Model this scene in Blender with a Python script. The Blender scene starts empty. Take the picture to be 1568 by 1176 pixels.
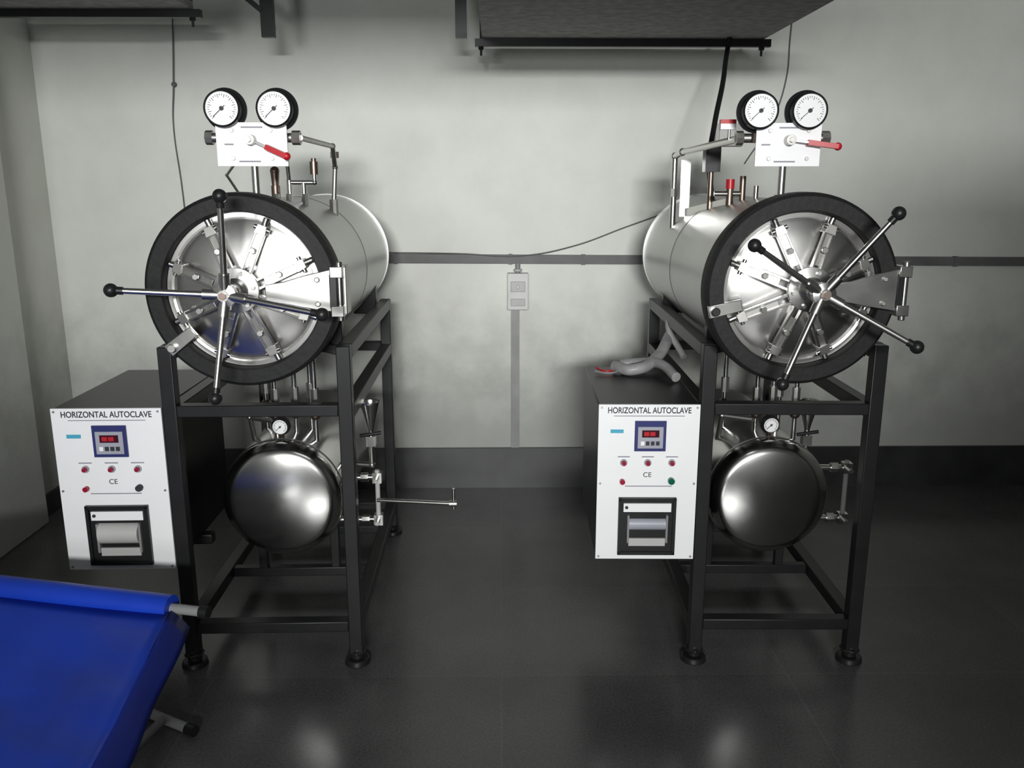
import bpy, bmesh, math, random
from mathutils import Vector, Matrix
random.seed(3)
scene = bpy.context.scene
scene.view_settings.view_transform = 'Standard'
scene.view_settings.look = 'None'

# ------------------------------------------------------------------ materials
def new_mat(name):
    m = bpy.data.materials.new(name); m.use_nodes = True
    return m, m.node_tree.nodes, m.node_tree.links, m.node_tree.nodes['Principled BSDF']

def simple(name, col, rough=0.5, metal=0.0, var=0.06, scale=12.0, bump=0.0, coat=0.0, rvar=0.0, spec=0.5):
    m, n, l, b = new_mat(name)
    tc = n.new('ShaderNodeTexCoord'); no = n.new('ShaderNodeTexNoise')
    no.inputs['Scale'].default_value = scale; no.inputs['Detail'].default_value = 5
    l.new(tc.outputs['Object'], no.inputs['Vector'])
    cr = n.new('ShaderNodeValToRGB')
    cr.color_ramp.elements[0].position = 0.3; cr.color_ramp.elements[1].position = 0.7
    cr.color_ramp.elements[0].color = tuple(c*(1-var) for c in col)+(1,)
    cr.color_ramp.elements[1].color = tuple(min(1, c*(1+var)) for c in col)+(1,)
    l.new(no.outputs['Fac'], cr.inputs['Fac']); l.new(cr.outputs['Color'], b.inputs['Base Color'])
    b.inputs['Roughness'].default_value = rough; b.inputs['Metallic'].default_value = metal
    b.inputs['Specular IOR Level'].default_value = spec
    b.inputs['Coat Weight'].default_value = coat
    if rvar:
        mr = n.new('ShaderNodeMapRange'); mr.inputs['To Min'].default_value = max(0.02, rough-rvar); mr.inputs['To Max'].default_value = rough+rvar
        l.new(no.outputs['Fac'], mr.inputs['Value']); l.new(mr.outputs['Result'], b.inputs['Roughness'])
    if bump:
        bp = n.new('ShaderNodeBump'); bp.inputs['Strength'].default_value = bump; bp.inputs['Distance'].default_value = 0.01
        l.new(no.outputs['Fac'], bp.inputs['Height']); l.new(bp.outputs['Normal'], b.inputs['Normal'])
    return m

BLACK = simple('black_paint', (0.012, 0.012, 0.013), 0.38, var=0.2, spec=0.35)
BOXBLK = simple('black_powdercoat', (0.010, 0.010, 0.011), 0.34, var=0.2, scale=6, spec=0.3)
RUBBER = simple('black_rubber', (0.009, 0.009, 0.009), 0.6, var=0.2, bump=0.1, scale=60, spec=0.3)
STEEL = simple('polished_steel', (0.68, 0.67, 0.65), 0.25, 1.0, var=0.04, rvar=0.05)
MIRROR = simple('door_steel', (0.62, 0.61, 0.595), 0.24, 1.0, var=0.06, scale=4, rvar=0.06, bump=0.03)
TANK = simple('tank_steel', (0.58, 0.575, 0.56), 0.19, 1.0, var=0.05, scale=5, rvar=0.04)
SHELL = simple('shell_steel', (0.44, 0.44, 0.43), 0.36, 1.0, var=0.06, scale=5, rvar=0.04)
DULLST = simple('dull_steel', (0.46, 0.45, 0.43), 0.4, 1.0, var=0.1, scale=30)
BRASS = simple('brass', (0.26, 0.20, 0.17), 0.4, 1.0, var=0.15, scale=40)
WHITE = simple('white_panel', (0.84, 0.84, 0.85), 0.45, var=0.01)
DIALW = simple('dial_white', (0.8, 0.8, 0.8), 0.35, var=0.01)
INK = simple('ink', (0.02, 0.02, 0.03), 0.6)
GREYINK = simple('grey_ink', (0.25, 0.25, 0.28), 0.6)
RED = simple('red_plastic', (0.45, 0.012, 0.02), 0.35, var=0.05)
REDL = simple('red_lamp', (0.30, 0.008, 0.03), 0.25, var=0.05)
GREEN = simple('green_lamp', (0.0, 0.10, 0.06), 0.25, var=0.05)
NAVY = simple('navy_frame', (0.02, 0.025, 0.13), 0.4)
LCD = simple('lcd_dark', (0.05, 0.008, 0.015), 0.2)
SILVERP = simple('silver_plastic', (0.34, 0.35, 0.40), 0.4)
CYAN = simple('cyan_sticker', (0.06, 0.36, 0.52), 0.5)
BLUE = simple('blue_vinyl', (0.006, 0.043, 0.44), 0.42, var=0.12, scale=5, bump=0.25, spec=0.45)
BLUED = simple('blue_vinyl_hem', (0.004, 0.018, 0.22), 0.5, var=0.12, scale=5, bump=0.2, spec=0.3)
GREYPL = simple('grey_plastic', (0.22, 0.22, 0.22), 0.5, var=0.1)
LTGREY = simple('light_grey_plastic', (0.45, 0.45, 0.44), 0.5, var=0.05)
SWITCH = simple('switch_plastic', (0.60, 0.60, 0.58), 0.5, var=0.05)
CONDUIT = simple('conduit_grey', (0.13, 0.13, 0.13), 0.6, var=0.2, scale=8)
CONDUIT2 = simple('conduit_painted', (0.28, 0.28, 0.275), 0.6, var=0.15, scale=8)
HOSE = simple('grey_hose', (0.26, 0.26, 0.26), 0.45, var=0.2, scale=20, bump=0.2)
SLAB = simple('slab_concrete', (0.28, 0.28, 0.27), 0.8, var=0.25, scale=25, bump=0.3)
WIRE = simple('wire_dark', (0.12, 0.12, 0.12), 0.6)

def wall_mat():
    m, n, l, b = new_mat('painted_plaster')
    g = n.new('ShaderNodeNewGeometry')
    n1 = n.new('ShaderNodeTexNoise'); n1.inputs['Scale'].default_value = 1.3; n1.inputs['Detail'].default_value = 7
    n2 = n.new('ShaderNodeTexNoise'); n2.inputs['Scale'].default_value = 6; n2.inputs['Detail'].default_value = 9; n2.inputs['Roughness'].default_value = 0.6
    n3 = n.new('ShaderNodeTexNoise'); n3.inputs['Scale'].default_value = 70; n3.inputs['Detail'].default_value = 4
    for x in (n1, n2, n3): l.new(g.outputs['Position'], x.inputs['Vector'])
    c1 = n.new('ShaderNodeValToRGB')
    c1.color_ramp.elements[0].position = 0.3; c1.color_ramp.elements[0].color = (0.70, 0.71, 0.66, 1)
    c1.color_ramp.elements[1].position = 0.7; c1.color_ramp.elements[1].color = (0.77, 0.78, 0.735, 1)
    l.new(n1.outputs['Fac'], c1.inputs['Fac'])
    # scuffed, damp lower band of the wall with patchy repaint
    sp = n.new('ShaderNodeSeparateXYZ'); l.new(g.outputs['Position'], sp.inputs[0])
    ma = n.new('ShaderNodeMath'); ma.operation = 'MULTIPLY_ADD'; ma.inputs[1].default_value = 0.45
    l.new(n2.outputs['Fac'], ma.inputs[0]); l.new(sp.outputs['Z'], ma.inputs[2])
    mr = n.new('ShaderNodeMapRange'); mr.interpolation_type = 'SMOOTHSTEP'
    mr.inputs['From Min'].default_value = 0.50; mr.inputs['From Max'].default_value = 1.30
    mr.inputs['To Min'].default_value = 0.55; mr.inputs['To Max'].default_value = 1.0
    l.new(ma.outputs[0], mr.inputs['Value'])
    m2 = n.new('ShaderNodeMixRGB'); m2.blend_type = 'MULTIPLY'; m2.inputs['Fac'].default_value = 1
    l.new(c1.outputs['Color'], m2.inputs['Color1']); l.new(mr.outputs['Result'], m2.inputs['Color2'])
    c2 = n.new('ShaderNodeValToRGB')
    c2.color_ramp.elements[0].position = 0.35; c2.color_ramp.elements[0].color = (0.93, 0.93, 0.93, 1)
    c2.color_ramp.elements[1].position = 0.6; c2.color_ramp.elements[1].color = (1, 1, 1, 1)
    l.new(n2.outputs['Fac'], c2.inputs['Fac'])
    m3 = n.new('ShaderNodeMixRGB'); m3.blend_type = 'MULTIPLY'; m3.inputs['Fac'].default_value = 0.7
    l.new(m2.outputs['Color'], m3.inputs['Color1']); l.new(c2.outputs['Color'], m3.inputs['Color2'])
    l.new(m3.outputs['Color'], b.inputs['Base Color'])
    b.inputs['Roughness'].default_value = 0.75; b.inputs['Specular IOR Level'].default_value = 0.25
    bp = n.new('ShaderNodeBump'); bp.inputs['Strength'].default_value = 0.2; bp.inputs['Distance'].default_value = 0.004
    l.new(n3.outputs['Fac'], bp.inputs['Height']); l.new(bp.outputs['Normal'], b.inputs['Normal'])
    return m
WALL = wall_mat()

def floor_mat():
    m, n, l, b = new_mat('polished_stone')
    g = n.new('ShaderNodeNewGeometry')
    n1 = n.new('ShaderNodeTexNoise'); n1.inputs['Scale'].default_value = 1.8; n1.inputs['Detail'].default_value = 8; n1.inputs['Roughness'].default_value = 0.6
    n2 = n.new('ShaderNodeTexNoise'); n2.inputs['Scale'].default_value = 140; n2.inputs['Detail'].default_value = 2
    br = n.new('ShaderNodeTexBrick'); br.offset = 0.0; br.inputs['Scale'].default_value = 1.0
    br.inputs['Brick Width'].default_value = 0.9; br.inputs['Row Height'].default_value = 0.6; br.inputs['Mortar Size'].default_value = 0.003
    br.inputs['Color1'].default_value = (0.92, 0.92, 0.92, 1); br.inputs['Color2'].default_value = (1.1, 1.1, 1.1, 1); br.inputs['Mortar'].default_value = (1.15, 1.15, 1.15, 1)
    for x in (n1, n2, br): l.new(g.outputs['Position'], x.inputs['Vector'])
    c1 = n.new('ShaderNodeValToRGB')
    c1.color_ramp.elements[0].position = 0.32; c1.color_ramp.elements[0].color = (0.072, 0.072, 0.073, 1)
    c1.color_ramp.elements[1].position = 0.68; c1.color_ramp.elements[1].color = (0.115, 0.115, 0.114, 1)
    l.new(n1.outputs['Fac'], c1.inputs['Fac'])
    cs = n.new('ShaderNodeValToRGB')
    cs.color_ramp.elements[0].position = 0.35; cs.color_ramp.elements[0].color = (0.72, 0.72, 0.72, 1)
    cs.color_ramp.elements[1].position = 0.65; cs.color_ramp.elements[1].color = (1.0, 1.0, 1.0, 1)
    l.new(n2.outputs['Fac'], cs.inputs['Fac'])
    mx = n.new('ShaderNodeMixRGB'); mx.blend_type = 'MULTIPLY'; mx.inputs['Fac'].default_value = 1
    l.new(c1.outputs['Color'], mx.inputs['Color1']); l.new(br.outputs['Color'], mx.inputs['Color2'])
    my = n.new('ShaderNodeMixRGB'); my.blend_type = 'MULTIPLY'; my.inputs['Fac'].default_value = 1
    l.new(mx.outputs['Color'], my.inputs['Color1']); l.new(cs.outputs['Color'], my.inputs['Color2'])
    l.new(my.outputs['Color'], b.inputs['Base Color'])
    mr = n.new('ShaderNodeMapRange'); mr.inputs['To Min'].default_value = 0.14; mr.inputs['To Max'].default_value = 0.30
    l.new(n1.outputs['Fac'], mr.inputs['Value']); l.new(mr.outputs['Result'], b.inputs['Roughness'])
    b.inputs['Specular IOR Level'].default_value = 0.35
    bp = n.new('ShaderNodeBump'); bp.inputs['Strength'].default_value = 0.04; bp.inputs['Distance'].default_value = 0.002
    l.new(n2.outputs['Fac'], bp.inputs['Height']); l.new(bp.outputs['Normal'], b.inputs['Normal'])
    return m
FLOOR = floor_mat()
SKIRT = simple('skirting_stone', (0.030, 0.030, 0.032), 0.35, var=0.3, scale=6)

# ------------------------------------------------------------------ mesh builder
class MB:
    def __init__(s): s.bm = bmesh.new(); s.mats = []
    def mi(s, mat):
        if mat not in s.mats: s.mats.append(mat)
        return s.mats.index(mat)
    def box(s, c, d, mat, rot=None):
        M = Matrix.Translation(Vector(c))
        if rot is not None: M = M @ rot
        M = M @ Matrix.Diagonal((d[0], d[1], d[2], 1))
        r = bmesh.ops.create_cube(s.bm, size=1, matrix=M)
        k = s.mi(mat)
        for f in set(f for v in r['verts'] for f in v.link_faces): f.material_index = k
    def cyl(s, p0, p1, r0, mat, r1=None, seg=20):
        p0 = Vector(p0); p1 = Vector(p1); d = p1-p0
        M = Matrix.Translation((p0+p1)/2) @ d.to_track_quat('Z', 'Y').to_matrix().to_4x4()
        r = bmesh.ops.create_cone(s.bm, cap_ends=True, segments=seg, radius1=r0, radius2=r0 if r1 is None else r1, depth=d.length, matrix=M)
        k = s.mi(mat)
        for f in set(f for v in r['verts'] for f in v.link_faces): f.material_index = k
    def bar(s, p0, p1, w, h, mat):
        p0 = Vector(p0); p1 = Vector(p1); d = p1-p0
        M = d.to_track_quat('Z', 'Y').to_matrix().to_4x4()
        s.box((p0+p1)/2, (w, h, d.length), mat, rot=M)
    def sph(s, c, r, mat, sc=(1, 1, 1)):
        M = Matrix.Translation(Vector(c)) @ Matrix.Diagonal((sc[0], sc[1], sc[2], 1))
        q = bmesh.ops.create_uvsphere(s.bm, u_segments=20, v_segments=12, radius=r, matrix=M)
        k = s.mi(mat)
        for f in set(f for v in q['verts'] for f in v.link_faces): f.material_index = k
    def lathe(s, prof, c, mat, seg=64, axis='Y', closed=False):
        c = Vector(c); k = s.mi(mat); rings = []
        def P(r, a, t):
            if axis == 'Y': return c+Vector((r*math.cos(t), a, r*math.sin(t)))
            if axis == 'X': return c+Vector((a, r*math.cos(t), r*math.sin(t)))
            return c+Vector((r*math.cos(t), r*math.sin(t), a))
        for r, a in prof:
            if r < 1e-6: rings.append([s.bm.verts.new(P(0, a, 0))])
            else: rings.append([s.bm.verts.new(P(r, a, 2*math.pi*i/seg)) for i in range(seg)])
        pairs = list(zip(rings, rings[1:]))
        if closed: pairs.append((rings[-1], rings[0]))
        for A, B in pairs:
            for i in range(seg):
                j = (i+1) % seg
                if len(A) == 1 and len(B) == 1: continue
                if len(A) == 1: f = s.bm.faces.new((A[0], B[i], B[j]))
                elif len(B) == 1: f = s.bm.faces.new((A[i], B[0], A[j]))
                else: f = s.bm.faces.new((A[i], B[i], B[j], A[j]))
                f.material_index = k
    def prism(s, pts, off, mat):
        k = s.mi(mat); off = Vector(off)
        a = [s.bm.verts.new(Vector(p)) for p in pts]; b = [s.bm.verts.new(Vector(p)+off) for p in pts]
        fs = [s.bm.faces.new(a), s.bm.faces.new(b[::-1])]
        n = len(pts)
        for i in range(n): fs.append(s.bm.faces.new((a[i], a[(i+1) % n], b[(i+1) % n], b[i])))
        for f in fs: f.material_index = k
    def pipe(s, pts, r, mat, seg=14):
        for a, b in zip(pts, pts[1:]): s.cyl(a, b, r, mat, seg=seg)
        for p in pts[1:-1]: s.sph(p, r*1.25, mat)
    def done(s, name, parent=None, bevel=0.0):
        bmesh.ops.recalc_face_normals(s.bm, faces=s.bm.faces)
        for f in s.bm.faces: f.smooth = True
        for e in s.bm.edges:
            if len(e.link_faces) == 2 and e.calc_face_angle(0) > 0.6: e.smooth = False
        me = bpy.data.meshes.new(name); s.bm.to_mesh(me); s.bm.free()
        for m in s.mats: me.materials.append(m)
        o = bpy.data.objects.new(name, me); scene.collection.objects.link(o)
        if parent: o.parent = parent
        if bevel:
            b = o.modifiers.new('bevel', 'BEVEL'); b.width = bevel; b.segments = 2; b.limit_method = 'ANGLE'
        return o

def empty(name, loc=(0, 0, 0), rz=0):
    e = bpy.data.objects.new(name, None); e.location = loc; e.rotation_euler = (0, 0, rz); e.empty_display_size = 0.1
    scene.collection.objects.link(e); return e

def curve(name, pts, r, mat, parent=None):
    cu = bpy.data.curves.new(name, 'CURVE'); cu.dimensions = '3D'; cu.bevel_depth = r; cu.bevel_resolution = 4; cu.resolution_u = 10
    sp = cu.splines.new('BEZIER'); sp.bezier_points.add(len(pts)-1)
    for bp, p in zip(sp.bezier_points, pts):
        bp.co = p; bp.handle_left_type = 'AUTO'; bp.handle_right_type = 'AUTO'
    cu.use_fill_caps = True
    cu.materials.append(mat)
    o = bpy.data.objects.new(name, cu); scene.collection.objects.link(o)
    if parent: o.parent = parent
    return o

def text(name, s, loc, size, mat, parent, width=None, bold=0.0):
    cu = bpy.data.curves.new(name, 'FONT'); cu.body = s; cu.size = size; cu.align_x = 'CENTER'; cu.align_y = 'CENTER'; cu.extrude = 0.0004
    cu.offset = bold
    cu.materials.append(mat)
    o = bpy.data.objects.new(name, cu); scene.collection.objects.link(o)
    o.location = loc; o.rotation_euler = (math.pi/2, 0, 0); o.parent = parent
    if width:
        bpy.context.view_layer.update()
        o.scale = (width/max(o.dimensions.x, 1e-4), 1, 1)
    return o

# ------------------------------------------------------------------ room
X0, X1, Y0, Y1, H = -2.12, 3.4, -6.0, 4.13, 3.1
def roombox(name, c, d, mat):
    m = MB(); m.box(c, d, mat); return m.done(name)
roombox('floor', ((X0+X1)/2, (Y0+Y1)/2, -0.05), (X1-X0+0.4, Y1-Y0+0.4, 0.1), FLOOR)
roombox('ceiling', ((X0+X1)/2, (Y0+Y1)/2, H+0.05), (X1-X0+0.4, Y1-Y0+0.4, 0.1), WALL)
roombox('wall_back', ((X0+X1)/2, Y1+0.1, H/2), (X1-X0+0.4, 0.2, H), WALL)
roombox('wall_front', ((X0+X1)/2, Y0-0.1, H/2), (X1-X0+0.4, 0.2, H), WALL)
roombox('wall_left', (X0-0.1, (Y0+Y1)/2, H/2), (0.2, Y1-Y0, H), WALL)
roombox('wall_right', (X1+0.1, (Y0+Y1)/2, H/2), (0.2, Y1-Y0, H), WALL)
roombox('baseboard_back', ((X0+X1)/2, Y1-0.008, 0.105), (X1-X0-0.03, 0.016, 0.21), SKIRT)
roombox('baseboard_left', (X0+0.008, (Y0+Y1)/2+0.0, 0.05), (0.016, Y1-Y0, 0.10), SKIRT)
m = MB(); m.box((X0+0.03, 3.47, H/2), (0.06, 0.42, H), WALL); m.done('wall_pilaster', bevel=0.01)
# unseen beam added behind the viewer to keep light off the upper back wall
m = MB(); m.box((-0.71, -1.0, (2.205+H)/2), (2.82, 0.30, H-2.205), WALL); m.done('added_shadow_beam', bevel=0.01)
# unseen cupboard added to block the tube light from the wall's lower right
E = empty('added_shadow_cupboard', (1.88, -1.1, 0))
m = MB()
m.box((0, 0, 1.02), (2.0, 0.40, 1.98), GREYPL)
m.box((0, 0, 0.025), (1.96, 0.36, 0.05), BLACK)
for x in (-0.5, 0.5):
    m.box((x, 0.205, 1.03), (0.97, 0.015, 1.90), LTGREY)
    m.box((x-0.40*(1 if x > 0 else -1), 0.222, 1.05), (0.02, 0.03, 0.16), STEEL)
m.done('shadow_cupboard_body', E, bevel=0.004)

# conduit along wall and down from the isolator switch
m = MB()
RY = Matrix.Rotation(0.006, 4, 'Y')
m.box((1.25, Y1-0.0125, 1.150), (4.2, 0.025, 0.042), CONDUIT, rot=RY)
for x in (-0.5, 0.05, 0.4, 1.5, 2.2): m.box((x, Y1-0.014, 1.150-0.006*(x-1.25)), (0.018, 0.028, 0.048), CONDUIT)
m.box((0.073, Y1-0.0125, 0.565), (0.040, 0.025, 0.70), CONDUIT2)
m.done('wall_conduit')
m = MB()
m.box((0.085, Y1-0.03, 1.005), (0.10, 0.06, 0.175), SWITCH)
m.box((0.085, Y1-0.063, 1.03), (0.07, 0.008, 0.05), LTGREY)
m.box((0.085, Y1-0.07, 1.03), (0.012, 0.02, 0.02), SWITCH)
m.box((0.085, Y1-0.063, 0.955), (0.07, 0.008, 0.035), LTGREY)
m.cyl((0.085, Y1-0.02, 1.09), (0.085, Y1-0.02, 1.14), 0.012, GREYPL)
m.cyl((0.085, Y1-0.03, 1.10), (0.085, Y1-0.03, 1.112), 0.02, LTGREY)
m.done('isolator_switch', bevel=0.003)
m = MB()
m.box((1.065, Y1-0.02, 1.73), (0.13, 0.04, 0.10), LTGREY)
m.box((1.05, Y1-0.045, 1.73), (0.07, 0.015, 0.06), SWITCH)
m.done('wall_socket_box', bevel=0.003)

# loose wires
curve('wall_wire', [(-1.46, Y1-0.008, 2.6), (-1.465, Y1-0.008, 2.3), (-1.485, Y1-0.02, 1.95), (-1.505, Y1-0.008, 1.78), (-1.49, Y1-0.01, 1.5), (-1.48, Y1-0.01, 1.2)], 0.003, WIRE)
m = MB(); m.sph((-1.485, Y1-0.012, 1.95), 0.012, WIRE); m.done('wire_joint')
curve('wall_wire', [(-0.55, Y1-0.03, 1.19), (-0.2, Y1-0.03, 1.185), (0.1, Y1-0.04, 1.175), (0.35, Y1-0.03, 1.22), (0.6, Y1-0.03, 1.31), (0.85, Y1-0.04, 1.40)], 0.003, WIRE)
curve('wall_wire', [(1.34, Y1-0.01, 2.6), (1.325, Y1-0.01, 2.15), (1.32, Y1-0.01, 1.98), (1.27, Y1-0.01, 1.8), (1.15, Y1-0.01, 1.6)], 0.003, WIRE)

# overhead loft shelves
def shelf(name, xa, xb, ya, yb, z, slab_in=0.03):
    e = empty(name, (0, 0, 0))
    m = MB(); m.box(((xa+xb)/2, (ya+yb)/2, z+0.045), (xb-xa-2*slab_in, yb-ya, 0.03), SLAB); m.done('slab', e)
    m = MB()
    m.box(((xa+xb)/2, yb, z+0.015), (xb-xa, 0.03, 0.03), BLACK)
    m.box(((xa+xb)/2, ya, z+0.015), (xb-xa, 0.03, 0.03), BLACK)
    for x in (xa+0.025, xb-0.035):
        m.cyl((x, yb, z-0.035), (x, yb, H), 0.005, BLACK)
        m.cyl((x, ya, z-0.035), (x, ya, H), 0.005, BLACK)
        m.cyl((x, yb, z-0.012), (x, yb, z), 0.012, BLACK, seg=6)
    m.done('support_frame', e)
shelf('overhead_shelf', -0.10, 1.115, 2.35, 3.72, 2.055)
shelf('overhead_shelf.001', -2.05, -1.175, 2.75, 3.62, 2.145)
def bracket(name, x, y, z):
    m = MB()
    m.box((x, y, (z+H)/2), (0.052, 0.03, H-z), BLACK)
    m.bar((x-0.02, y, z+0.10), (x-0.45, y, z+0.45), 0.04, 0.02, BLACK)
    m.box((x-0.2, y, z+0.47), (0.6, 0.04, 0.04), BLACK)
    m.done(name)
bracket('ceiling_bracket', -0.935, 3.70, 2.085)
m = MB(); m.box((-0.155, 3.70, (2.085+H)/2), (0.046, 0.03, H-2.085), BLACK); m.bar((-0.155, 3.7, 2.2), (-0.25, 3.7, 2.45), 0.03, 0.02, BLACK); m.done('ceiling_bracket.001')

# ------------------------------------------------------------------ autoclave
def gauge(m, c, r=0.056, depth=0.045):
    x, y, z = c
    m.lathe([(0, depth), (r, depth), (r, depth-0.008), (r*0.86, depth-0.014), (r*0.86, 0.0), (r*0.78, -0.004), (r*0.76, 0.002), (0, 0.002)], c, BLACK, 40)
    m.lathe([(0, 0.0), (r*0.76, 0.0), (r*0.76, 0.002), (0, 0.002)], c, DIALW, 40)
    for i in range(28):
        a = math.radians(225-270*i/27)
        l = 0.16 if i % 3 == 0 else 0.08
        m.bar((x+r*0.66*math.cos(a), y-0.0006, z+r*0.66*math.sin(a)), (x+r*(0.66-l)*math.cos(a), y-0.0006, z+r*(0.66-l)*math.sin(a)), 0.0012, 0.0012, INK)
    a = math.radians(222)
    m.bar((x-r*0.2*math.cos(a), y-0.002, z-r*0.2*math.sin(a)), (x+r*0.55*math.cos(a), y-0.002, z+r*0.55*math.sin(a)), 0.002, 0.0015, INK)
    m.cyl((x, y-0.004, z), (x, y, z), r*0.1, INK)

def autoclave(name, loc, rz, vdx, wheel, bx0, right=False):
    E = empty(name, loc, rz)
    W = 0.252 if right else 0.26; D = 1.05; t = 0.042
    # ---- stand
    m = MB()
    for x in (-W, W):
        for y in (0, D):
            m.box((x, y, 0.54), (t, t, 1.0), BLACK)
            m.cyl((x, y, 0.0), (x, y, 0.018), 0.042, BLACK, r1=0.038)
            m.cyl((x, y, 0.018), (x, y, 0.055), 0.022, BLACK)
            m.cyl((x, y, 0.035), (x, y, 0.045), 0.032, BLACK, seg=6)
        m.box((x, D/2, 1.02), (t, D-t, t), BLACK)
        m.box((x, D/2, 0.835), (t, D-t, t), BLACK)
        m.box((x, D/2, 0.135), (t, D-t, t), BLACK)
        for y in (0.10, 0.95):
            m.bar((x, y, 1.0), (x*0.68, y, 1.02), 0.03, 0.03, BLACK)
    for y in (0, D):
        m.box((0, y, 0.845), (2*W-t, t, t*0.85), BLACK)
        m.box((0, y, 0.135), (2*W-t, t, t*0.85), BLACK)
    m.box((0, 0.40, 0.135), (2*W-t, t*0.8, t*0.8), BLACK)
    m.box((0, 0.78, 0.135), (2*W-t, t*0.8, t*0.8), BLACK)
    for y in (0.40, 0.78):
        for x in (-0.13, 0.13): m.box((x, y, 0.25), (0.03, 0.03, 0.20), BLACK)
    for s in (-1, 1):
        for y in (0.12, 0.93):
            m.prism([(s*0.24, y-0.02, 1.0), (s*0.15, y-0.02, 1.0), (s*0.15, y-0.02, 1.028), (s*0.2, y-0.02, 1.07), (s*0.24, y-0.02, 1.12)], (0, 0.04, 0), BLACK)
    m.done('stand', E, bevel=0.003)
    # ---- vessel shell
    cz = 1.220; c = (vdx, 0, cz)
    m = MB()
    m.lathe([(0.20, -0.13), (0.243, -0.13), (0.243, 1.15), (0.235, 1.165), (0.12, 1.19), (0, 1.195)], c, SHELL, 96)
    m.lathe([(0.2425, 0.52), (0.2440, 0.522), (0.2440, 0.526), (0.2425, 0.528)], c, DULLST, 96)
    m.lathe([(0.243, 1.145), (0.248, 1.145), (0.248, 1.16), (0.24, 1.165)], c, SHELL, 96)
    m.done('vessel_shell', E)
    m = MB()
    m.lathe([(0.212, -0.10), (0.212, -0.160), (0.217, -0.170), (0.253, -0.170), (0.262, -0.163), (0.264, -0.15), (0.264, -0.105), (0.260, -0.10)], c, RUBBER, 96, closed=True)
    m.done('front_ring', E)
    # ---- door
    m = MB()
    m.lathe([(0, -0.150), (0.06, -0.149), (0.13, -0.142), (0.185, -0.130), (0.196, -0.126), (0.199, -0.138), (0.2105, -0.138), (0.2105, -0.12)], c, MIRROR, 96)
    m.done('door_disc', E)
    # ---- radial locking arms
    m = MB()
    for i in range(8):
        a = math.radians(24+45*i); ca, sa = math.cos(a), math.sin(a)
        def P(r, w, y): return (vdx+r*ca-w*sa, y, cz+r*sa+w*ca)
        for s in (-1, 1):
            m.prism([P(0.045, s*0.008, -0.205), P(0.045, s*0.015, -0.205), P(0.178, s*0.014, -0.176), P(0.178, s*0.008, -0.176)], (0, 0.018, 0), STEEL)
        m.prism([P(0.075, -0.012, -0.190), P(0.075, 0.012, -0.190), P(0.175, 0.008, -0.167), P(0.175, -0.008, -0.167)], (0, 0.004, 0), DULLST)
        m.prism([P(0.165, -0.016, -0.18), P(0.165, 0.016, -0.18), P(0.190, 0.012, -0.176), P(0.190, -0.012, -0.176)], (0, 0.045, 0), DULLST)
        m.cyl(P(0.180, -0.022, -0.168), P(0.180, 0.022, -0.168), 0.006, STEEL)
        m.cyl(P(0.185, 0, -0.150), P(0.209, 0, -0.150), 0.0085, STEEL)
        m.cyl(P(0.120, 0, -0.20), P(0.120, 0, -0.15), 0.005, STEEL)
        m.cyl(P(0.120, 0, -0.202), P(0.120, 0, -0.195), 0.009, STEEL, seg=6)
    m.done('locking_arms', E, bevel=0.001)
    # ---- hub shaft
    wx = vdx+(0.008 if right else -0.003); wz = cz+0.008; wc = (wx, 0, wz)
    m = MB()
    m.lathe([(0, -0.330), (0.014, -0.330), (0.014, -0.324), (0.030, -0.320), (0.030, -0.296), (0.018, -0.292), (0.018, -0.275), (0.026, -0.270), (0.026, -0.235), (0.034, -0.230), (0.034, -0.218), (0.060, -0.214), (0.060, -0.196), (0.04, -0.19), (0.04, -0.15), (0.065, -0.148), (0.065, -0.143)], wc, STEEL, 40)
    for i in range(6):
        a = math.radians(60*i+10)
        m.cyl((wx+0.048*math.cos(a), -0.224, wz+0.048*math.sin(a)), (wx+0.048*math.cos(a), -0.212, wz+0.048*math.sin(a)), 0.006, DULLST, seg=6)
    m.cyl((wx, -0.337, wz), (wx, -0.328, wz), 0.010, BRASS, seg=6)
    m.done('hub_shaft', E)
    # ---- hand wheel with four ball-ended levers
    m = MB()
    for adeg, RR in wheel:
        a = math.radians(adeg); ca, sa = math.cos(a), math.sin(a)
        def Q(r): return (wx+r*ca, -0.308-0.045*(r/0.27), wz+r*sa)
        m.cyl(Q(0.015), Q(0.055), 0.014, STEEL)
        m.cyl(Q(0.055), Q(RR-0.018), 0.0085, STEEL, r1=0.0075)
        m.cyl(Q(RR-0.028), Q(RR-0.011), 0.010, BLACK)
        m.sph(Q(RR), 0.0175, BLACK)
    m.done('hand_wheel', E)
    # ---- hinge arm on the right
    m = MB()
    y = -0.200
    m.prism([(vdx+0.07, y, cz-0.022), (vdx+0.07, y, cz+0.022), (vdx+0.12, y, cz+0.03), (vdx+0.17, y, cz+0.045), (vdx+0.245, y, cz+0.062), (vdx+0.245, y, cz-0.052), (vdx+0.17, y, cz-0.04), (vdx+0.12, y, cz-0.03)], (0, 0.010, 0), STEEL)
    m.box((vdx+0.262, -0.185, cz+0.055), (0.034, 0.045, 0.030), STEEL)
    m.box((vdx+0.262, -0.185, cz-0.050), (0.034, 0.045, 0.030), STEEL)
    m.cyl((vdx+0.268, -0.19, cz-0.078), (vdx+0.268, -0.19, cz+0.082), 0.009, STEEL)
    m.box((vdx+0.272, -0.14, cz+0.002), (0.022, 0.07, 0.13), DULLST)
    m.box((vdx+0.252, -0.197, cz+0.003), (0.02, 0.012, 0.09), BLACK)
    for dz in (-0.03, 0.035):
        m.cyl((vdx+0.21, y-0.006, cz+dz), (vdx+0.21, y, cz+dz), 0.008, DULLST, seg=6)
    m.done('door_hinge', E, bevel=0.002)
    # ---- latch lug lower left
    m = MB()
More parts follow.
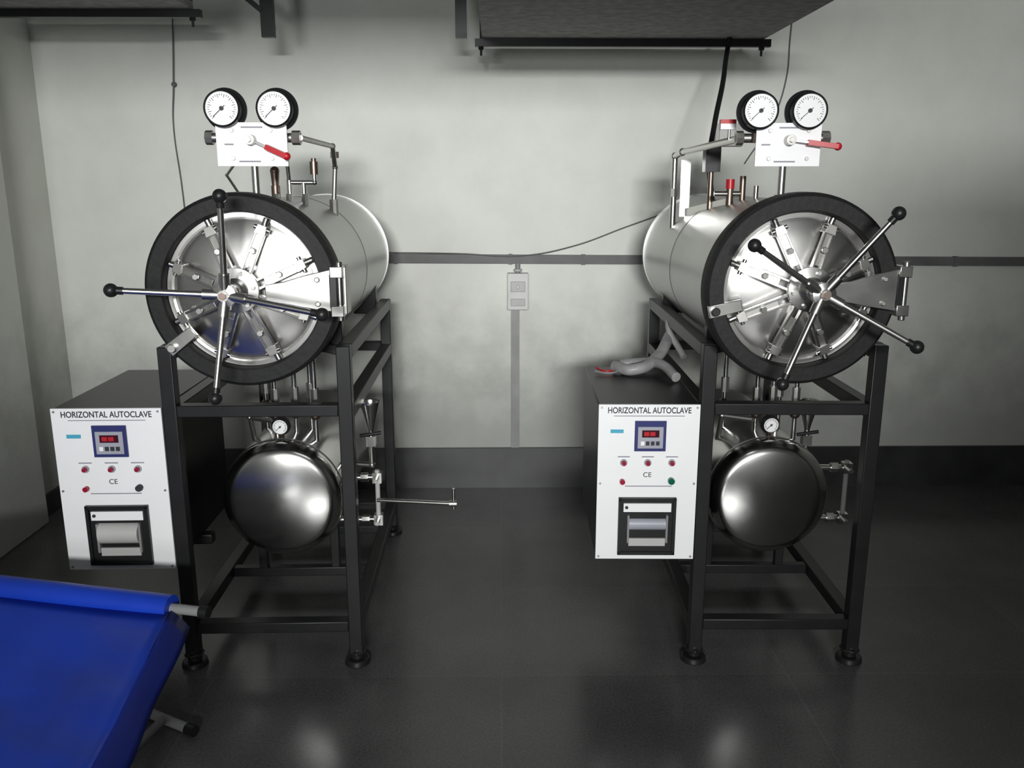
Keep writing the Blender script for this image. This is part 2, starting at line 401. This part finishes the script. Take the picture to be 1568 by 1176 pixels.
    a = math.radians(193 if right else 218); ca, sa = math.cos(a), math.sin(a)
    def P(r, w, y): return (vdx+r*ca-w*sa, y, cz+r*sa+w*ca)
    m.prism([P(0.17, -0.016, -0.185), P(0.17, 0.016, -0.185), P(0.262, 0.018, -0.185), P(0.262, -0.018, -0.185)], (0, 0.012, 0), STEEL)
    m.cyl(P(0.245, 0, -0.20), P(0.245, 0, -0.17), 0.012, BLACK if right else DULLST)
    m.done('door_latch', E, bevel=0.002)
    # ---- control cabinet
    bx1 = -W-t/2-0.002; zt, zb = (0.860, 0.362) if right else (0.858, 0.345); by = -0.02; bd = 0.55
    m = MB()
    m.box(((bx0+bx1)/2, by+0.006+bd/2, (zt+zb)/2), (bx1-bx0, bd, zt-zb-0.004), BOXBLK)
    m.box(((bx0+bx1)/2+0.1, 0.25, zb-0.015), (bx1-bx0-0.2+0.06, 0.04, 0.035), BLACK)
    m.done('control_cabinet', E, bevel=0.004)
    Wp = bx1-bx0; Hp = zt-zb
    def U(u): return bx0+u*Wp
    def V(v): return zt-v*Hp
    m = MB()
    yp = by
    m.box((U(.5), yp, V(.5)), (Wp, 0.008, Hp), WHITE)
    f = yp-0.004
    def rect(u0, u1, v0, v1, mat, th, base=0.0):
        m.box((U((u0+u1)/2), f-base-th/2, V((v0+v1)/2)), ((u1-u0)*Wp, th, (v1-v0)*Hp), mat)
    rect(.15, .85, .068, .073, GREYINK, 0.0006)
    rect(.12, .25, .155, .178, CYAN, 0.001)
    rect(.36, .67, .10, .29, NAVY, 0.006)
    rect(.39, .64, .135, .27, SILVERP, 0.003, 0.006)
    rect(.43, .60, .155, .20, LCD, 0.0015, 0.009)
    rect(.45, .50, .165, .19, RED, 0.0008, 0.0105)
    rect(.51, .56, .165, .19, RED, 0.0008, 0.0105)
    for i in range(4): rect(.42+.05*i, .455+.05*i, .225, .25, WHITE if i == 0 else INK, 0.002, 0.009)
    rect(.28, .75, .515, .521, GREYINK, 0.0006)
    for u in (.26, .5, .74):
        rect(u-.06, u+.06, .325, .332, GREYINK, 0.0006)
        m.cyl((U(u), f, V(.365)), (U(u), f-0.006, V(.365)), 0.011, SILVERP)
        m.cyl((U(u), f-0.006, V(.365)), (U(u), f-0.016, V(.365)), 0.008, REDL, r1=0.006)
    m.cyl((U(.25), f, V(.485)), (U(.25), f-0.014, V(.485)), 0.008, REDL)
    m.cyl((U(.74), f, V(.48)), (U(.74), f-0.014, V(.48)), 0.010, GREEN if right else INK)
    rect(.22, .80, .59, .965, BLACK, 0.004)
    rect(.22, .80, .59, .61, BLACK, 0.012); rect(.22, .80, .945, .965, BLACK, 0.012)
    rect(.22, .25, .59, .965, BLACK, 0.012); rect(.77, .80, .59, .965, BLACK, 0.012)
    rect(.27, .75, .625, .68, WHITE, 0.006, 0.004)
    m.cyl((U(.30), f-0.010, V(.65)), (U(.30), f-0.013, V(.65)), 0.005, INK)
    m.cyl((U(.33), f+0.004, V(.765)), (U(.70), f+0.004, V(.765)), 0.034 if not right else 0.02, LTGREY if not right else SILVERP, seg=32)
    rect(.31, .33, .70, .88, GREYPL, 0.012, 0.004); rect(.70, .72, .70, .88, GREYPL, 0.012, 0.004)
    rect(.33, .70, .855, .905, LTGREY, 0.006, 0.004)
    for u in (.03, .97):
        for v in (.018, .5, .982):
            m.cyl((U(u), f, V(v)), (U(u), f-0.003, V(v)), 0.0035, DULLST)
    m.done('control_panel', E)
    text('panel_title', 'HORIZONTAL AUTOCLAVE', (U(.5), f-0.0006, V(.037)), 0.026, INK, E, width=Wp*0.82, bold=0.0004)
    text('panel_mark', 'CE', (U(.5), f-0.0006, V(.445)), 0.022, INK, E)
    # ---- lower boiler tank (torispherical front head)
    tz = 0.505; ty = 0.10; tx = 0.015 if not right else 0.0; tc = (tx, ty, tz); R = 0.195
    KF = 0.80; DF = 8.5
    m = MB()
    prof = [(0, 0.0)]
    for i in range(1, 11):
        r = KF*R*i/10; prof.append((r, r*r/(DF*R)))
    y0 = prof[-1][1]; sl = 2*KF/DF
    for i in range(1, 13):
        tt = i/12; a0 = math.atan(sl); a = a0+(math.pi/2-a0)*tt
        kr = (1-KF)*R/(1-math.sin(a0))
        prof.append((KF*R+kr*(math.sin(a)-math.sin(a0)), y0+kr*(math.cos(a0)-math.cos(a))))
    ye = prof[-1][1]
    prof += [(R, ye+0.04), (R, 0.76), (R*0.8, 0.82), (0, 0.84)]
    m.lathe(prof, tc, TANK, 96)
    m.lathe([(R, ye+0.012), (R+0.003, ye+0.014), (R+0.003, ye+0.020), (R, ye+0.022)], tc, STEEL, 96)
    m.done('boiler_tank', E)
    # ---- tank fittings
    m = MB()
    gauge(m, (tx, 0.17, 0.742), r=0.031, depth=0.022)
    m.cyl((tx, 0.205, 0.68), (tx, 0.185, 0.72), 0.008, BRASS)
    for dx, dy, top in ((-0.03, 0.25, 0.99), (0.03, 0.27, 0.985), (0.07, 0.33, 1.0), (0.10, 0.25, 1.01), (-0.10, 0.4, 1.0)):
        m.cyl((tx+dx, dy, 0.64), (tx+dx, dy, top), 0.008, STEEL)
        m.cyl((tx+dx, dy, 0.80), (tx+dx, dy, 0.85), 0.014, DULLST, seg=8)
        m.sph((tx+dx, dy, 0.76), 0.018, BRASS)
    m.pipe([(tx-0.04, 0.25, 0.74), (tx-0.13, 0.3, 0.74), (tx-0.13, 0.35, 0.62)], 0.009, DULLST)
    fx = W+0.035 if not right else 0.145
    if right: m.cyl((fx, 0.25, 0.59), (fx, 0.25, 0.71), 0.009, STEEL)
    else: m.pipe([(tx+0.15, 0.28, 0.585), (fx, 0.25, 0.585), (fx, 0.25, 0.71)], 0.009, STEEL)
    m.box((fx, 0.25, 0.67), (0.03, 0.03, 0.035), STEEL)
    m.cyl((fx-0.035, 0.24, 0.69), (fx+0.035, 0.24, 0.70), 0.006, BLACK)
    m.lathe([(0.008, 0.70), (0.012, 0.72), (0.032, 0.80), (0.034, 0.80), (0.034, 0.805), (0.03, 0.803), (0.010, 0.725)], (fx, 0.25, 0), STEEL, 32, axis='Z')
    gx = 0.285 if right else 0.312; gy = 0.24
    for z in (0.575 if right else 0.545, 0.395):
        m.cyl((tx+0.15, gy, z), (gx, gy, z), 0.010, STEEL)
        m.cyl((gx-0.055, gy, z), (gx-0.03, gy, z), 0.017, STEEL, seg=8)
        m.box((gx, gy, z), (0.03, 0.03, 0.036), STEEL)
        m.cyl((gx, gy, z), (gx, gy-0.045, z), 0.007, DULLST)
    m.cyl((gx, gy, 0.39), (gx, gy, 0.60 if right else 0.57), 0.008, LTGREY)
    if not right:
        m.cyl((gx, 0.22, 0.470), (0.57, 0.18, 0.470), 0.007, STEEL)
        m.cyl((0.57, 0.18, 0.453), (0.57, 0.18, 0.523), 0.005, STEEL)
        m.cyl((0.555, 0.18, 0.470), (0.58, 0.18, 0.470), 0.011, DULLST)
    m.done('tank_fittings', E)
    # ---- gauge head with valve plate
    px = vdx+(-0.027 if right else 0.004); pox = px+0.0 if right else vdx+0.013
    gz = 1.702 if right else 1.706
    ga, gb = (-0.080, 0.055) if right else (-0.062, 0.080)
    m = MB()
    m.cyl((pox, 0.0, 1.455), (pox, 0.0, 1.56), 0.0105, STEEL)
    m.cyl((pox, 0.0, 1.455), (pox, 0.0, 1.475), 0.018, STEEL, seg=8)
    gauge(m, (px+ga, -0.035, gz), r=0.058)
    gauge(m, (px+gb, -0.035, gz), r=0.058)
    for dx in (ga, gb): m.cyl((px+dx, 0.02, 1.62), (px+dx, 0.0, 1.69), 0.009, BRASS)
    m.cyl((px-0.130, 0.03, 1.632), (px+0.135, 0.03, 1.632), 0.013, DULLST)
    m.cyl((px-0.130, 0.03, 1.632), (px-0.110, 0.03, 1.632), 0.020, DULLST, seg=8)
    m.cyl((px+0.112, 0.03, 1.632), (px+0.135, 0.03, 1.632), 0.020, DULLST, seg=8)
    m.done('pressure_gauges', E)
    m = MB()
    pz = 1.612; pw = 0.182 if right else 0.196
    m.box((px+0.008, -0.01, pz), (pw, 0.006, 0.118), WHITE)
    for dx in (-0.045, 0.062):
        for dz in (-0.038, 0.038):
            m.cyl((px+dx, -0.018, pz+dz), (px+dx, -0.012, pz+dz), 0.006, DULLST, seg=6)
    m.box((px+0.01, -0.0136, pz+0.046), (0.06, 0.001, 0.004), GREYINK)
    m.box((px+0.0, -0.0136, pz-0.046), (0.06, 0.001, 0.004), GREYINK)
    m.box((px-0.055, -0.0136, pz), (0.025, 0.001, 0.004), GREYINK)
    lp = Vector((px+0.008, -0.03, pz+0.012))
    ang = math.radians(-8 if right else -24)
    dv = Vector((math.cos(ang), -0.1, math.sin(ang)))
    m.cyl(lp+Vector((0, 0.02, 0)), lp+Vector((0, -0.012, 0)), 0.014, DULLST)
    m.cyl(lp+Vector((0, -0.012, 0)), lp+Vector((0, -0.020, 0)), 0.008, DULLST, seg=6)
    L = 0.130 if right else 0.110
    m.bar(lp, lp+dv*0.06, 0.018, 0.006, DULLST)
    m.bar(lp+dv*0.048, lp+dv*L, 0.022, 0.014, RED)
    m.sph(lp+dv*L, 0.011, RED)
    m.done('valve_plate', E, bevel=0.001)
    # ---- top fittings
    m = MB()
    if not right:
        px = vdx-0.012
        m.pipe([(px+0.15, 0.03, 1.632), (px+0.175, 0.40, 1.625), (px+0.170, 0.46, 1.56), (px+0.16, 0.46, 1.43)], 0.008, DULLST)
        m.cyl((px+0.17, 0.46, 1.59), (px+0.17, 0.46, 1.61), 0.014, BRASS, seg=8)
        m.cyl((px+0.16, 0.46, 1.40), (px+0.16, 0.46, 1.455), 0.014, DULLST, seg=8)
        m.pipe([(px+0.045, 0.30, 1.62), (px+0.045, 0.33, 1.51), (px+0.125, 0.33, 1.51), (px+0.125, 0.33, 1.57)], 0.007, STEEL)
        m.cyl((px+0.125, 0.33, 1.535), (px+0.125, 0.33, 1.575), 0.013, BRASS)
        m.cyl((px+0.125, 0.33, 1.56), (px+0.125, 0.33, 1.585), 0.008, BRASS)
        m.cyl((px+0.045, 0.33, 1.45), (px+0.045, 0.33, 1.52), 0.009, STEEL)
        m.cyl((px+0.090, 0.33, 1.44), (px+0.090, 0.33, 1.51), 0.009, STEEL)
        m.cyl((px+0.0, 0.33, 1.45), (px+0.0, 0.33, 1.50), 0.014, BRASS)
        m.cyl((px+0.0, 0.33, 1.50), (px+0.0, 0.33, 1.54), 0.011, BRASS, r1=0.014)
        m.sph((px+0.0, 0.33, 1.545), 0.015, BRASS)
        m.pipe([(px-0.04, 0.03, 1.56), (px-0.085, 0.1, 1.53), (px-0.06, 0.14, 1.47), (px-0.04, 0.14, 1.455)], 0.004, STEEL)
        for dx in (0.02, 0.06, 0.11): m.cyl((px+dx, 0.25, 1.430), (px+dx, 0.25, 1.475), 0.010, DULLST, seg=6)
    else:
        px = vdx
        m.pipe([(px-0.14, 0.03, 1.632), (px-0.20, 0.60, 1.615), (px-0.205, 0.72, 1.605), (px-0.205, 0.72, 1.345)], 0.011, STEEL)
        m.cyl((px-0.205, 0.72, 1.46), (px-0.205, 0.72, 1.49), 0.017, DULLST, seg=8)
        m.box((px-0.175, 0.66, 1.49), (0.034, 0.006, 0.20), STEEL)
        m.bar((px-0.17, 0.64, 1.405), (px-0.10, 0.33, 1.445), 0.006, 0.03, STEEL)
        m.cyl((px-0.10, 0.30, 1.43), (px-0.10, 0.30, 1.50), 0.012, BRASS)
        m.cyl((px-0.10, 0.30, 1.49), (px-0.10, 0.30, 1.52), 0.014, RED)
        m.cyl((px-0.15, 0.30, 1.475), (px-0.06, 0.30, 1.475), 0.008, STEEL)
        m.cyl((px-0.06, 0.30, 1.45), (px-0.06, 0.30, 1.53), 0.010, BRASS)
        m.cyl((px-0.03, 0.25, 1.45), (px-0.03, 0.25, 1.50), 0.008, STEEL)
        m.box((px-0.13, 0.45, 1.585), (0.05, 0.05, 0.08), BLACK)
        m.cyl((px-0.13, 0.45, 1.41), (px-0.13, 0.45, 1.56), 0.009, BRASS)
        m.box((px-0.165, 0.10, 1.682), (0.045, 0.02, 0.012), RED)
        m.box((px-0.165, 0.10, 1.668), (0.045, 0.02, 0.016), WHITE)
        m.cyl((px-0.16, 0.10, 1.63), (px-0.16, 0.10, 1.665), 0.004, DULLST)
    m.done('top_fittings', E)
    return E

autoclave('horizontal_autoclave', (-0.724, 2.485, 0), math.radians(0.8), 0.022, ((86, .248), (176, .268), (263, .262), (-10, .255)), -0.607)
autoclave('horizontal_autoclave.001', (0.876, 2.485, 0), math.radians(-1.2), -0.046, ((53, .257), (147, .232), (246, .250), (-29, .268)), -0.580, right=True)

curve('feed_hose', [(0.94, 3.66, 2.15), (0.925, 3.66, 2.04), (0.86, 3.45, 1.88), (0.80, 3.3, 1.72), (0.765, 3.2, 1.58), (0.77, 3.15, 1.44)], 0.010, RUBBER)
e = empty('flexible_hose')
curve('hose_a', [(0.40, 2.93, 0.882), (0.46, 2.87, 0.882), (0.55, 2.95, 0.905), (0.62, 3.08, 0.96), (0.66, 3.2, 0.98)], 0.02, HOSE, e)
curve('hose_b', [(0.43, 2.98, 0.879), (0.48, 2.97, 0.885), (0.55, 2.88, 0.90), (0.585, 2.76, 0.879)], 0.017, HOSE, e)
curve('hose_lead', [(0.34, 2.95, 0.872), (0.37, 2.91, 0.868), (0.42, 2.94, 0.873)], 0.0035, RED, e)
curve('hose_lead_grey', [(0.33, 2.90, 0.870), (0.38, 2.88, 0.868), (0.43, 2.92, 0.873)], 0.0035, GREYPL, e)
curve('hose_c', [(0.66, 3.0, 0.90), (0.62, 3.1, 1.0), (0.68, 3.2, 1.02)], 0.012, LTGREY, e)

# ------------------------------------------------------------------ blue folding cot
E = empty('folding_cot')
m = MB(); k = m.mi(BLUE)
A = Vector((-0.84, 2.00, 0.45)); B = Vector((-2.0, 2.25, 0.46)); ax = (B-A)
dn = Vector((0.10, -1.0, 0)).normalized()
NU, NV = 40, 28; Lc = 1.25
grid = []
for i in range(NU+1):
    row = []
    for j in range(NV+1):
        u = i/NU; v = j/NV
        p = A+ax*u+dn*(0.03+v*Lc)
        sag = -0.035*math.sin(math.pi*min(1, v*1.0))-0.05*math.sin(math.pi*u)*min(1, v*4)
        p.z = 0.452+sag-0.005*math.sin(u*45+math.sin(v*6)*0.6)*min(1, v*3)-0.003*math.sin(v*40+u*8)
        row.append(m.bm.verts.new(p))
    grid.append(row)
for i in range(NU):
    for j in range(NV):
        f = m.bm.faces.new((grid[i][j], grid[i+1][j], grid[i+1][j+1], grid[i][j+1])); f.material_index = k
o = m.done('canvas', E); sm = o.modifiers.new('solid', 'SOLIDIFY'); sm.thickness = 0.004
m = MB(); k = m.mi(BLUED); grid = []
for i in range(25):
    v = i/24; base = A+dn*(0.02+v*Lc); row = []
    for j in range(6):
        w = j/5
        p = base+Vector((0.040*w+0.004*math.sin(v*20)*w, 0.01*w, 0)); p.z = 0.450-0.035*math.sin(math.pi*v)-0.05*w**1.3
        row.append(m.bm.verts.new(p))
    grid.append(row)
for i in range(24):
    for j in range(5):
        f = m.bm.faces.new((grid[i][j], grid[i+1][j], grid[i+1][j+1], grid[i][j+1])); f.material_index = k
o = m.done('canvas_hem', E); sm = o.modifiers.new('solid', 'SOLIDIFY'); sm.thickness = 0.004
m = MB()
dirx = ax.normalized()
m.cyl(A+dirx*0.0, B, 0.034, BLUE, r1=0.038, seg=32)
m.done('pole_sleeve', E)
m = MB()
m.cyl(A-dirx*0.10, B, 0.013, GREYPL)
m.cyl(A-dirx*0.103, A-dirx*0.08, 0.016, BLACK)
A2 = A+dn*Lc; B2 = B+dn*Lc
m.cyl(A2, B2, 0.013, DULLST)
for s in (0.08, 0.9):
    m.cyl(A+ax*s+Vector((0, 0, -0.07)), A2+ax*s+Vector((0, 0, -0.07)), 0.013, DULLST)
F = Vector((-0.865, 2.115, 0.016)); fd = Vector((-0.92, 0.5, 0)).normalized()
m.cyl(F, F+fd*0.95, 0.014, GREYPL); m.cyl(F-fd*0.01, F+fd*0.02, 0.016, BLACK)
G = Vector((-0.80, 0.93, 0.016))
m.cyl(G, G+fd*0.95, 0.014, GREYPL)
for s in (0.12, 0.86):
    m.cyl(F+fd*s*0.95, A2+ax*s+Vector((0, 0, -0.07))-dn*0.2, 0.012, GREYPL)
    m.cyl(G+fd*s*0.95, A+ax*s+Vector((0, 0, -0.07))+dn*0.1, 0.012, GREYPL)
m.done('folding_legs', E)

# ------------------------------------------------------------------ lights
def area(name, loc, target, sx, sy, power, col=(1, 1, 1), spread=180):
    L = bpy.data.lights.new(name, 'AREA'); L.shape = 'RECTANGLE'; L.size = sx; L.size_y = sy; L.energy = power; L.color = col
    L.spread = math.radians(spread)
    o = bpy.data.objects.new(name, L); scene.collection.objects.link(o); o.location = loc
    o.rotation_euler = (Vector(target)-Vector(loc)).to_track_quat('-Z', 'Y').to_euler()
    return o
area('tube_light', (0.1, -4.2, 2.30), (-0.1, 4.1, 1.45), 1.3, 0.25, 42, (0.99, 1.0, 0.99), 54)
area('window_light', (-1.5, -4.8, 1.6), (0.2, 4.1, 1.3), 0.9, 1.0, 12, (0.98, 1.0, 1.0), 70)
area('ceiling_tube_light', (0.4, 0.4, 3.02), (0.4, 0.45, 0.0), 1.2, 0.1, 5, (0.98, 1.0, 1.0), 180)
w = bpy.data.worlds.new('world'); scene.world = w; w.use_nodes = True
w.node_tree.nodes['Background'].inputs['Color'].default_value = (0.5, 0.5, 0.5, 1)
w.node_tree.nodes['Background'].inputs['Strength'].default_value = 0.1

# ------------------------------------------------------------------ camera
cam = bpy.data.cameras.new('camera'); cam.sensor_fit = 'HORIZONTAL'; cam.sensor_width = 36; cam.lens = 29.96; cam.clip_start = 0.05
co = bpy.data.objects.new('camera', cam); scene.collection.objects.link(co)
co.location = (0, 0, 1.5); co.rotation_euler = (math.radians(90-13.1), 0, math.radians(-0.8))
scene.camera = co
